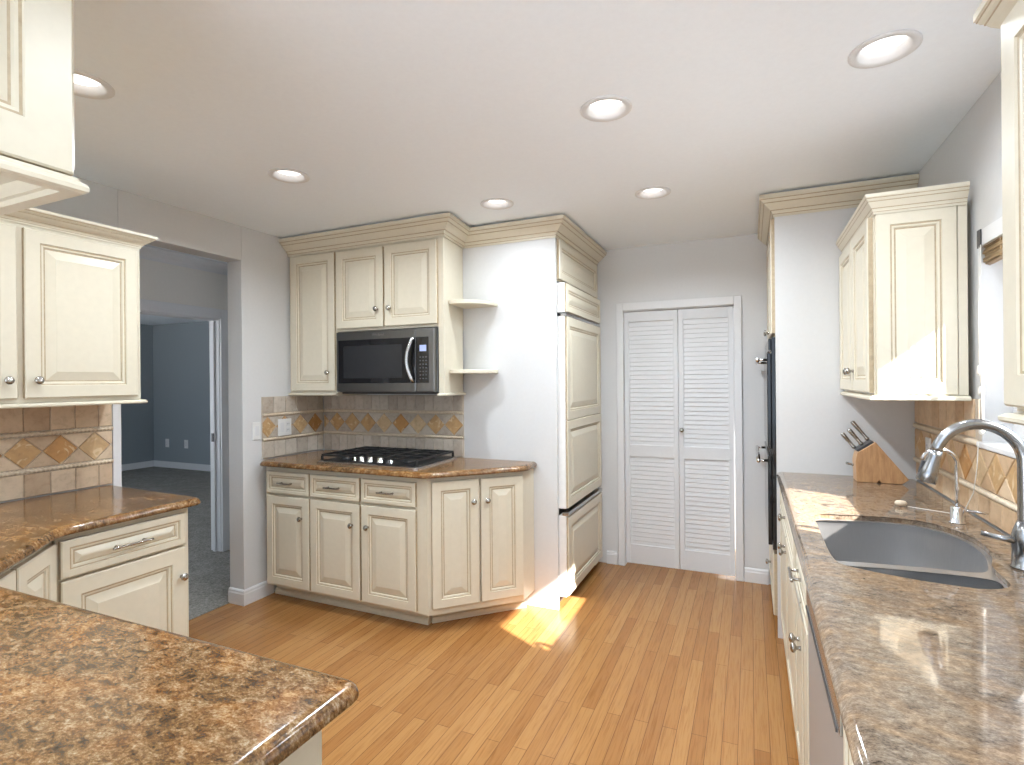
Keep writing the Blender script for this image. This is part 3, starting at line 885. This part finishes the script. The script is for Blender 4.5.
T.part('toe_kick', MB().box(-1.845, -.70, .06, .63, 0, .101), 'cream')
f = FR(-.664, 0, 0, 90)
T.part('end_panel', panel(MB(f), .032, .675, .02, .880, 0, .020, .068, .035), ['cream', 'glaze'], label='raised cream end panel')
f = FR(-1.845, .675, 0, 180)
for k in range(2):
    door(T, f, -1.17 + k * .585, -.60 + k * .585, .12, .86, 0, -.63 + k * .06, .70)
slab('granite_countertop', round_poly([(-2.966, -.02), (-.606, -.02), (-.606, .736), (-1.868, .722), (-2.226, 1.078), (-2.230, 1.628), (-2.966, 1.659)], [0, .034, .034, .03, .05, .05, 0], 5), 'gran',
     'golden brown granite countertop covering the near peninsula and left run', loc=(-1.8, .6, .874))

f = FR(-1.222, 0, 0, 90)
T = Thing('wall_cabinet', 'cream hanging cabinet over the peninsula, close to the ceiling', 'cabinet', (-1.9, .45, 1.8), 'cream wall cabinets')
T.part('body', MB().box(-2.60, -1.222, .29, .612, 1.834, 2.42), 'cream', bevel=.002)
T.part('bottom_rim', MB().box(-2.60, -1.24, .585, .611, 1.806, 1.834).box(-2.60, -1.24, .291, .318, 1.806, 1.834).box(-1.252, -1.223, .291, .611, 1.806, 1.834), 'cream')
T.part('end_panel', panel(MB(f), .29, .612, 1.830, 2.415, 0, .018, .082, .03), ['cream', 'glaze'])
T.part('bottom_moulding', MB().sweep([(-1.203, .27), (-1.203, .613), (-2.60, .613)], [(-.018, 0), (.010, 0), (.015, .004), (.016, .012), (.013, .018), (.006, .022), (.002, .030), (-.018, .034)], 1.794), 'cream')
fh = FR(-2.6, .612, 0, 180)
door(T, fh, -1.36, -.70, 1.85, 2.41, 0); door(T, fh, -.68, -.02, 1.85, 2.41, 0)

# ------------------------------------------------------------------ oven tower
T = Thing('oven_cabinet', 'tall painted oven tower cabinet with cream crown beside the closet door', 'cabinet', (.42, 3.68, 0))
T.part('side_panel', MB().box(.125, .757, 3.270, 3.294, 0.0, 2.405), 'wall', label='tall side panel painted wall grey')
T.part('body', MB().box(.125, .757, 3.295, 4.09, .10, .472).box(.125, .757, 3.295, 4.09, 1.652, 2.405).box(.72, .757, 3.295, 4.09, .472, 1.652).box(.125, .757, 4.068, 4.09, .472, 1.652), 'cream')
T.part('toe_kick', MB().box(.19, .75, 3.296, 4.09, 0, .099), 'cream')
f = FR(.125, 4.09, 0, -90)
door(T, f, .012, .404, 1.668, 2.296, 0, .375, 1.70)
door(T, f, .414, .812, 1.668, 2.296, 0, .448, 1.70)
d = drawer(T, f, .012, .812, .118, .455, 0, s=.055, use_knob=True)
T.part('crown_moulding', MB().sweep([(.125, 4.096), (.125, 3.270), (.757, 3.270)], crown_prof(.108, .075), 2.303, edges=CROWN_GLAZE), ['cream', 'glaze'])
T = Thing('double_oven', 'black glass double wall oven with chrome bar handles in the tower', 'oven', (.4, 3.68, .48))
T.part('body', MB().box(.124, .68, 3.300, 4.064, .476, 1.648), 'darkgrey')
T.part('fascia', MB().box(.104, .124, 3.276, 4.082, .478, 1.646), 'blackglass', bevel=.002)
for z0, z1, hz in ((1.03, 1.56, 1.60), (.50, .99, .965)):
    d = T.part('oven_door', MB().box(.082, .1035, 3.285, 4.074, z0, z1), 'blackglass', bevel=.004)
    hz = z1 - .035
    T.part('handle', MB().tube([(.036, 3.335, hz), (.036, 4.024, hz)], .011, 12).tube([(.036, 3.365, hz), (.082, 3.365, hz)], .008, 10).tube([(.036, 3.994, hz), (.082, 3.994, hz)], .008, 10), 'chrome', d, label='chrome bar handle')
T.part('control_panel', MB().box(.090, .1035, 3.285, 4.074, 1.575, 1.640), 'blackglass', bevel=.003)

# ------------------------------------------------------------------ right run: base cabinets, dishwasher, granite, sink
f = FR(.158, 0, 0, -90)                   # local x = -world y ; front -> -X
def shell(y0, y1, z_side=.60):
    mb = MB()
    mb.box(.158, .178, y0, y1, .102, .881); mb.box(.178, .755, y0, y0 + .016, .102, z_side); mb.box(.178, .755, y1 - .016, y1, .102, z_side)
    mb.box(.178, .755, y0 + .016, y1 - .016, .102, .12); mb.box(.735, .755, y0 + .016, y1 - .016, .12, .881)
    return mb
T = Thing('base_cabinet', 'cream base cabinet between the oven tower and the sink', 'cabinet', (.45, 2.73, 0), 'cream base cabinets')
T.part('body', shell(2.205, 3.266), 'cream', bevel=.0015)
T.part('toe_kick', MB().box(.20, .75, 2.205, 3.266, 0, .101), 'cream')
drawer(T, f, -3.255, -2.215, .715, .855, 0, use_knob=True)
door(T, f, -3.255, -2.742, .118, .700, 0, -2.785, .64)
door(T, f, -2.730, -2.215, .118, .700, 0, -2.69, .64)
T = Thing('base_cabinet', 'cream sink base cabinet beside the dishwasher', 'cabinet', (.45, 1.95, 0), 'cream base cabinets')
T.part('body', shell(1.700, 2.203), 'cream', bevel=.0015)
T.part('toe_kick', MB().box(.19, .75, 1.700, 2.203, 0, .101), 'cream')
drawer(T, f, -2.193, -1.712, .715, .855, 0, w=.11)
door(T, f, -2.193, -1.958, .118, .700, 0, -1.985, .565)
door(T, f, -1.946, -1.712, .118, .700, 0, -1.918, .565)
T = Thing('dishwasher', 'stainless dishwasher front under the near granite by the sink', 'dishwasher', (.45, 1.38, 0))
T.part('body', MB().box(.185, .75, 1.075, 1.692, .09, .70), 'darkgrey')
d = T.part('door', MB().box(.140, .184, 1.072, 1.694, .112, .866), 'dwsteel', bevel=.004)
T.part('control_strip', MB().box(.136, .1395, 1.075, 1.691, .800, .862), 'steel', d, label='satin control strip with recessed grip')
T.part('grip', MB().box(.132, .1355, 1.10, 1.666, .792, .799), 'darkgrey', d)
T.part('toe_kick', MB().box(.20, .26, 1.075, 1.692, .0, .089), 'darkgrey')
T = Thing('base_cabinet', 'cream base cabinet nearest the viewpoint on the right run', 'cabinet', (.45, .4, 0), 'cream base cabinets')
T.part('body', MB().box(.158, .755, -.33, 1.068, .102, .881), 'cream', bevel=.0015)
T.part('toe_kick', MB().box(.20, .75, -.33, 1.068, 0, .101), 'cream')
for k in range(2):
    drawer(T, f, -1.06 + k * .69, -.39 + k * .69, .715, .855, 0)
    door(T, f, -1.06 + k * .69, -.39 + k * .69, .118, .700, 0, -.43 + k * .1, .62)

HOLE = spline([(.212, 2.272), (.32, 2.312), (.45, 2.328), (.545, 2.305), (.607, 2.235), (.638, 2.12), (.636, 2.00), (.612, 1.90), (.588, 1.825), (.582, 1.745), (.572, 1.668),
               (.515, 1.622), (.42, 1.622), (.31, 1.648), (.222, 1.690), (.203, 1.76), (.200, 1.90), (.202, 2.10)], 4)
slab('granite_countertop', round_poly([(.125, -.34), (.757, -.34), (.757, 3.267), (.125, 3.267)], [.0, 0, 0, .0], 4), 'granlit',
     'polished granite countertop with window light in its colour, around the double bowl sink', HOLE, loc=(.44, 1.5, .874))
T = Thing('kitchen_sink', 'stainless undermount sink with one large and one small bowl', 'sink', (.41, 1.95, .873))
def bowl(outline, zr, depth, mb):
    prof = [(-.006, zr), (0, zr), (.004, zr - .006), (.007, zr - .03), (.012, zr - depth * .72), (.020, zr - depth * .9), (.040, zr - depth * .98), (.062, zr - depth)]
    rs = [[(x, y, z) for x, y in offset_poly(outline, i)] for i, z in prof]
    mb.rings(rs, 0, True, cap0=False, cap1=True)
BIG = spline([(.205, 2.255), (.30, 2.300), (.45, 2.318), (.54, 2.296), (.600, 2.228), (.629, 2.12), (.627, 2.00), (.606, 1.905), (.582, 1.838), (.540, 1.812), (.42, 1.806), (.30, 1.794), (.222, 1.782), (.200, 1.81), (.198, 1.92), (.199, 2.10)], 4)
SML = spline([(.208, 1.742), (.30, 1.766), (.42, 1.778), (.53, 1.782), (.574, 1.768), (.580, 1.728), (.562, 1.664), (.512, 1.630), (.42, 1.630), (.31, 1.655), (.226, 1.695)], 4)
b = MB(); bowl(BIG, .894, .205, b)
T.part('large_bowl', b, 'sinksteel')
b = MB(); bowl(SML, .894, .15, b)
T.part('small_bowl', b, 'sinksteel')
# flange: plate with two openings between the bowls and the stone
def flange():
    bm = bmesh.new(); loops = [offset_poly(HOLE, .0006), offset_poly(BIG, -.0055), offset_poly(SML, -.0055)]
    es = []
    for l in loops:
        vs = [bm.verts.new((x, y, .8945)) for x, y in l]
        es += [bm.edges.new((vs[i], vs[(i + 1) % len(vs)])) for i in range(len(vs))]
    bmesh.ops.triangle_fill(bm, use_beauty=True, use_dissolve=False, edges=es)
    bmesh.ops.recalc_face_normals(bm, faces=bm.faces)
    bmesh.ops.translate(bm, verts=bm.verts, vec=-T.loc)
    me = bpy.data.meshes.new('rim'); bm.to_mesh(me); bm.free(); me.materials.append(M['sinksteel'])
    o = bpy.data.objects.new('rim', me); S.collection.objects.link(o); o.parent = T.o
flange()
for x, y, z in ((.42, 2.06, .6895), (.40, 1.70, .7445)):
    T.part('drain', MB().lathe([(.040, 0), (.040, .004), (.030, .005), (.026, -.0005), (0, -.0005)], 22, xf=Matrix.Translation((x, y, z))), 'chrome')

# faucet
fx, fy, fz = .655, 1.835, .9145
T = Thing('kitchen_faucet', 'tall brushed gooseneck pull down faucet at the sink', 'faucet', (fx, fy, fz))
T.part('base', MB().lathe([(.030, 0), (.030, .004), (.027, .007), (.0265, .055), (.0275, .058), (.0275, .085), (.024, .10), (.0155, .125)], 26, xf=Matrix.Translation((fx, fy, fz))), 'faucet')
R = .094; zt = fz + .275
pts = [(fx, fy, fz + .10 + (zt - fz - .10) * k / 6) for k in range(7)]
pts += [(fx - R + R * math.cos(a), fy + .01 * a / PI, zt + R * 1.08 * math.sin(a)) for a in [PI * .93 * k / 22 for k in range(1, 23)]]
T.part('spout', MB().tube(pts, .0145, 18), 'faucet')
e = Vector(pts[-1]); d = (Vector(pts[-1]) - Vector(pts[-2])).normalized()
sp = [e - d * .004, e + d * .01, e + d * .03, e + d * .055, e + d * .085, e + d * .088]
h = T.part('spray_head', MB().tube(sp, [.0150, .0155, .0175, .0215, .0255, .023], 20), 'faucet')
sx = Vector((-1, 0, 0)).cross(d)
T.part('spray_button', MB().box(-.006, .006, -.0045, .0045, -.018, .018, xf=Matrix.Translation(e + d * .05) @ d.to_track_quat('Z', 'Y').to_matrix().to_4x4() @ Matrix.Translation((0, .0195, 0))), 'darkgrey', h, bevel=.002)
T.part('lever', MB().tube([(fx - .018, fy - .006, fz + .072), (fx - .045, fy + .004, fz + .074), (fx - .085, fy + .02, fz + .080)], [.0095, .0075, .0065], 12), 'faucet')

gx, gy = .650, 2.325
T = Thing('filter_faucet', 'slim chrome filtered water faucet behind the sink', 'faucet', (gx, gy, fz))
T.part('base', MB().lathe([(.024, 0), (.024, .003), (.0195, .005), (.0195, .052), (.017, .056), (.008, .058)], 22, xf=Matrix.Translation((gx, gy, fz))), 'chrome')
pts = [(gx, gy, fz + .055 + .145 * k / 5) for k in range(6)] + [(gx - .055 + .055 * math.cos(a), gy - .012 * a, fz + .20 + .055 * math.sin(a)) for a in [PI * .88 * k / 14 for k in range(1, 15)]]
T.part('spout', MB().tube(pts, .0062, 12), 'chrome')
T.part('lever', MB().tube([(gx + .015, gy - .006, fz + .045), (gx + .05, gy - .022, fz + .046), (gx + .075, gy - .034, fz + .044)], [.006, .005, .0035], 10), 'chrome')

# knife block and knives
KX, KY, KZ = .462, 3.055, .9145
def kp(x, z): return (KX + x, KZ + z)
T = Thing('knife_block', 'slanted light wood knife block in the corner beside the oven tower', 'knife block', (KX + .1, KY + .05, KZ))
prof = [(.004, 0), (.085, 0), (.095, .014), (.105, 0), (.186, 0), (.214, .022), (.082, .196), (.008, .142), (.0, .10)]
fr = Matrix(((1, 0, 0, KX), (0, 0, 1, KY), (0, 1, 0, KZ), (0, 0, 0, 1)))
T.part('block', MB(fr).prism(prof, 0, .10), 'beech', bevel=.003)
sd = Vector((.082 - .214, 0, .196 - .022)).normalized()       # slot direction, up-left
topd = Vector((.082 - .008, 0, .196 - .142)).normalized()
T.part('slot_plate', MB(fr).prism([(.003, .152), (.012, .146), (.078, .192), (.070, .2005)], .008, .092), 'darkgrey')
HND = [(.0, .0085), (.006, .0125), (.012, .0125), (.02, .0095), (.05, .0105), (.085, .0125), (.105, .013), (.112, .010)]
labs = ['steel handled knife highest in the wooden block', 'steel handled knife second highest in the wooden block, slimmer grip', 'short steel handled knife lowest in the upper slots of the wooden block', 'small steel handled knife poking from the lower front of the wooden block']
for i, (tx, tz, yy, sc) in enumerate(((.066, .192, .05, 1.0), (.038, .170, .035, .84), (.012, .149, .065, .80), (-.001, .082, .05, .30))):
    p = Vector((KX + tx, KY + yy, KZ + tz)) + sd * .010
    d = sd if i < 3 else Vector((-1, 0, .25)).normalized()
    if i == 3: p = Vector((KX - .001, KY + .05, KZ + .075)) + d * .001
    T = Thing('kitchen_knife', labs[i], 'knife', p, 'knives in the wooden block')
    T.part('handle', MB().tube([tuple(p + d * a * sc) for a, r in HND], [r * (1.3 if i < 3 else .8) for a, r in HND], 14, flat=.62), 'nickel', bevel=0)
    if i < 3:
        T.part('blade', MB().box(-.009, .009, -.001, .001, -.006, .002, xf=Matrix.Translation(p) @ d.to_track_quat('Z', 'Y').to_matrix().to_4x4()), 'steel')

# ------------------------------------------------------------------ right wall cabinets
f = FR(.445, 0, 0, -90)
T = Thing('wall_cabinet', 'cream corner wall cabinet between the oven tower and the window', 'cabinet', (.6, 2.88, 1.33), 'cream wall cabinets')
T.part('body', MB().box(.445, .738, 2.512, 3.266, 1.349, 2.09).box(.738, .757, 2.58, 3.266, 1.349, 2.09), 'cream', bevel=.002)
door(T, f, -3.258, -2.898, 1.36, 2.052, 0, -2.93, 1.45)
door(T, f, -2.886, -2.520, 1.36, 2.052, 0, -2.852, 1.45)
T.part('end_panel', panel(MB(FR(.445, 2.512)), .006, .262, 1.352, 2.060, 0, .012, .050, .030).box(.264, .292, -.008, 0, 1.352, 2.06), ['cream', 'glaze'], label='raised end panel facing the sink')
T.part('crown_moulding', MB().sweep([(.445, 3.266), (.445, 2.500), (.736, 2.500)], crown_prof(.075, .032), 2.058, edges=CROWN_GLAZE), ['cream', 'glaze'])
T.part('light_rail', MB().sweep([(.445, 3.266), (.445, 2.505), (.740, 2.505)], [(0, 0), (.014, 0), (.018, .004), (.018, .012), (.010, .018), (0, .020)], 1.330).box(.445, .740, 2.505, 3.266, 1.331, 1.348), 'cream')
f = FR(.440, 0, 0, -90)
T = Thing('wall_cabinet', 'cream wall cabinet at the right edge, nearest the viewpoint past the window', 'cabinet', (.6, .8, 1.33), 'cream wall cabinets')
T.part('body', MB().box(.440, .757, .25, 1.262, 1.356, 2.085), 'cream', bevel=.002)
door(T, f, -1.258, -.766, 1.366, 2.062, 0, -.80, 1.46, s=.06)
door(T, f, -.754, -.26, 1.366, 2.062, 0, -.72, 1.46, s=.06)
T.part('crown_moulding', MB().sweep([(.757, 1.262), (.440, 1.262), (.440, .25)], crown_prof(.078, .044), 2.036, edges=CROWN_GLAZE), ['cream', 'glaze'])
T.part('light_rail', MB().sweep([(.740, 1.262), (.440, 1.262), (.440, .25)], RAIL, 1.336).box(.440, .740, .25, 1.262, 1.337, 1.355), 'cream')

# bamboo blind
T = Thing('bamboo_blind', 'rolled up woven bamboo blind with white headrail at the sink window', 'blind', (.774, 2.05, 1.94))
T.part('headrail', MB().box(.752, .799, WY0 + .004, WY1 - .004, 1.885, 1.942), 'trim', bevel=.002)
T.part('bracket', MB().box(.747, .751, WY1 - .035, WY1 - .004, 1.88, 1.943), 'darkgrey')
pts = []
bm_ = MB()
for k in range(9):
    z = 1.884 - k * .0075; off = .004 * math.sin(k * 1.7)
    bm_.tube([(.769 + off, WY0 + .01, z), (.769 + off, WY1 - .01, z)], .0048, 6)
    bm_.tube([(.784 - off, WY0 + .01, z - .003), (.784 - off, WY1 - .01, z - .003)], .0048, 6)
for k in range(6):
    y = WY0 + .06 + k * .135
    bm_.box(.763, .766, y - .006, y + .006, 1.825, 1.884)
T.part('bamboo_slats', bm_, 'bamboo')
for i, (y, zend) in enumerate(((WY1 - .022, 1.46), (WY1 - .040, 1.385), (WY1 - .050, 1.25))):
    c = T.part('cord', MB().tube([(.748 - .002 * i, y, 1.885), (.746 - .002 * i, y + .002, (1.885 + zend) / 2), (.746 - .002 * i, y, zend)], .0014, 6), 'cord')
    T.part('tassel', MB().lathe([(.002, .0), (.006, -.004), (.0085, -.02), (.009, -.028), (.005, -.034), (0, -.035)], 12, xf=Matrix.Translation((.746 - .002 * i, y, zend))), 'cord', c)
ctr = [(.728, 2.385, 1.19), (.726, 2.392, 1.10), (.718, 2.40, 1.01), (.70, 2.42, .945), (.665, 2.455, .919), (.61, 2.50, .9165), (.555, 2.535, .9165)]
T = Thing('pull_cord', 'loose white blind cord trailing onto the granite, ending in a small tan tassel', 'cord', (.555, 2.535, .9145))
T.part('string', MB().tube(ctr, .0016, 6), 'cord')
T.part('tassel', MB().lathe([(.003, 0), (.010, .006), (.012, .022), (.011, .034), (.004, .04), (0, .0405)], 12, xf=Matrix.Translation((.553, 2.536, .927)) @ Matrix.Rotation(-PI / 2, 4, 'Y')), 'rope')

# ------------------------------------------------------------------ recessed lights
LL = ['recessed ceiling light nearest the sink window', 'recessed ceiling light in the middle of the ceiling, larger of the two in the centre', 'recessed ceiling light above the floor in front of the closet door',
      'recessed ceiling light in front of the crown corner beside the corner shelves', 'recessed ceiling light in front of the hall opening', 'recessed ceiling light half hidden behind the hanging peninsula cabinet']
for i, (x, y) in enumerate(LIGHTS):
    lab = LL[i] if i < 6 else 'added recessed fill light, out of view'  # lamps past the labelled ones are unseen, added for fill
    T = Thing('recessed_light', lab, 'ceiling light', (x, y, ZC), 'recessed ceiling lights')
    X = Matrix.Translation((x, y, ZC))
    T.part('trim_ring', MB().lathe([(.095, -.0005), (.095, -.004), (.088, -.006), (.074, -.0055), (.070, -.002), (.057, .020), (.0565, .024)], 36, xf=X, caps=False), 'trim')
    T.part('lens', MB().lathe([(.0565, .022), (.04, .0215), (0, .021)], 32, xf=X, caps=False), 'lens')
    l = bpy.data.lights.new('downlight', 'AREA'); l.shape = 'DISK'; l.size = .11; l.spread = math.radians(160); l.energy = DOWNLIGHT_W * {0: .34, 3: .36, 4: 1.0, 5: .50, 6: .55}.get(i, 1.25); l.color = (.86, .94, 1.0)
    o = bpy.data.objects.new('downlight', l); S.collection.objects.link(o); o.location = (x, y, ZC - .008)
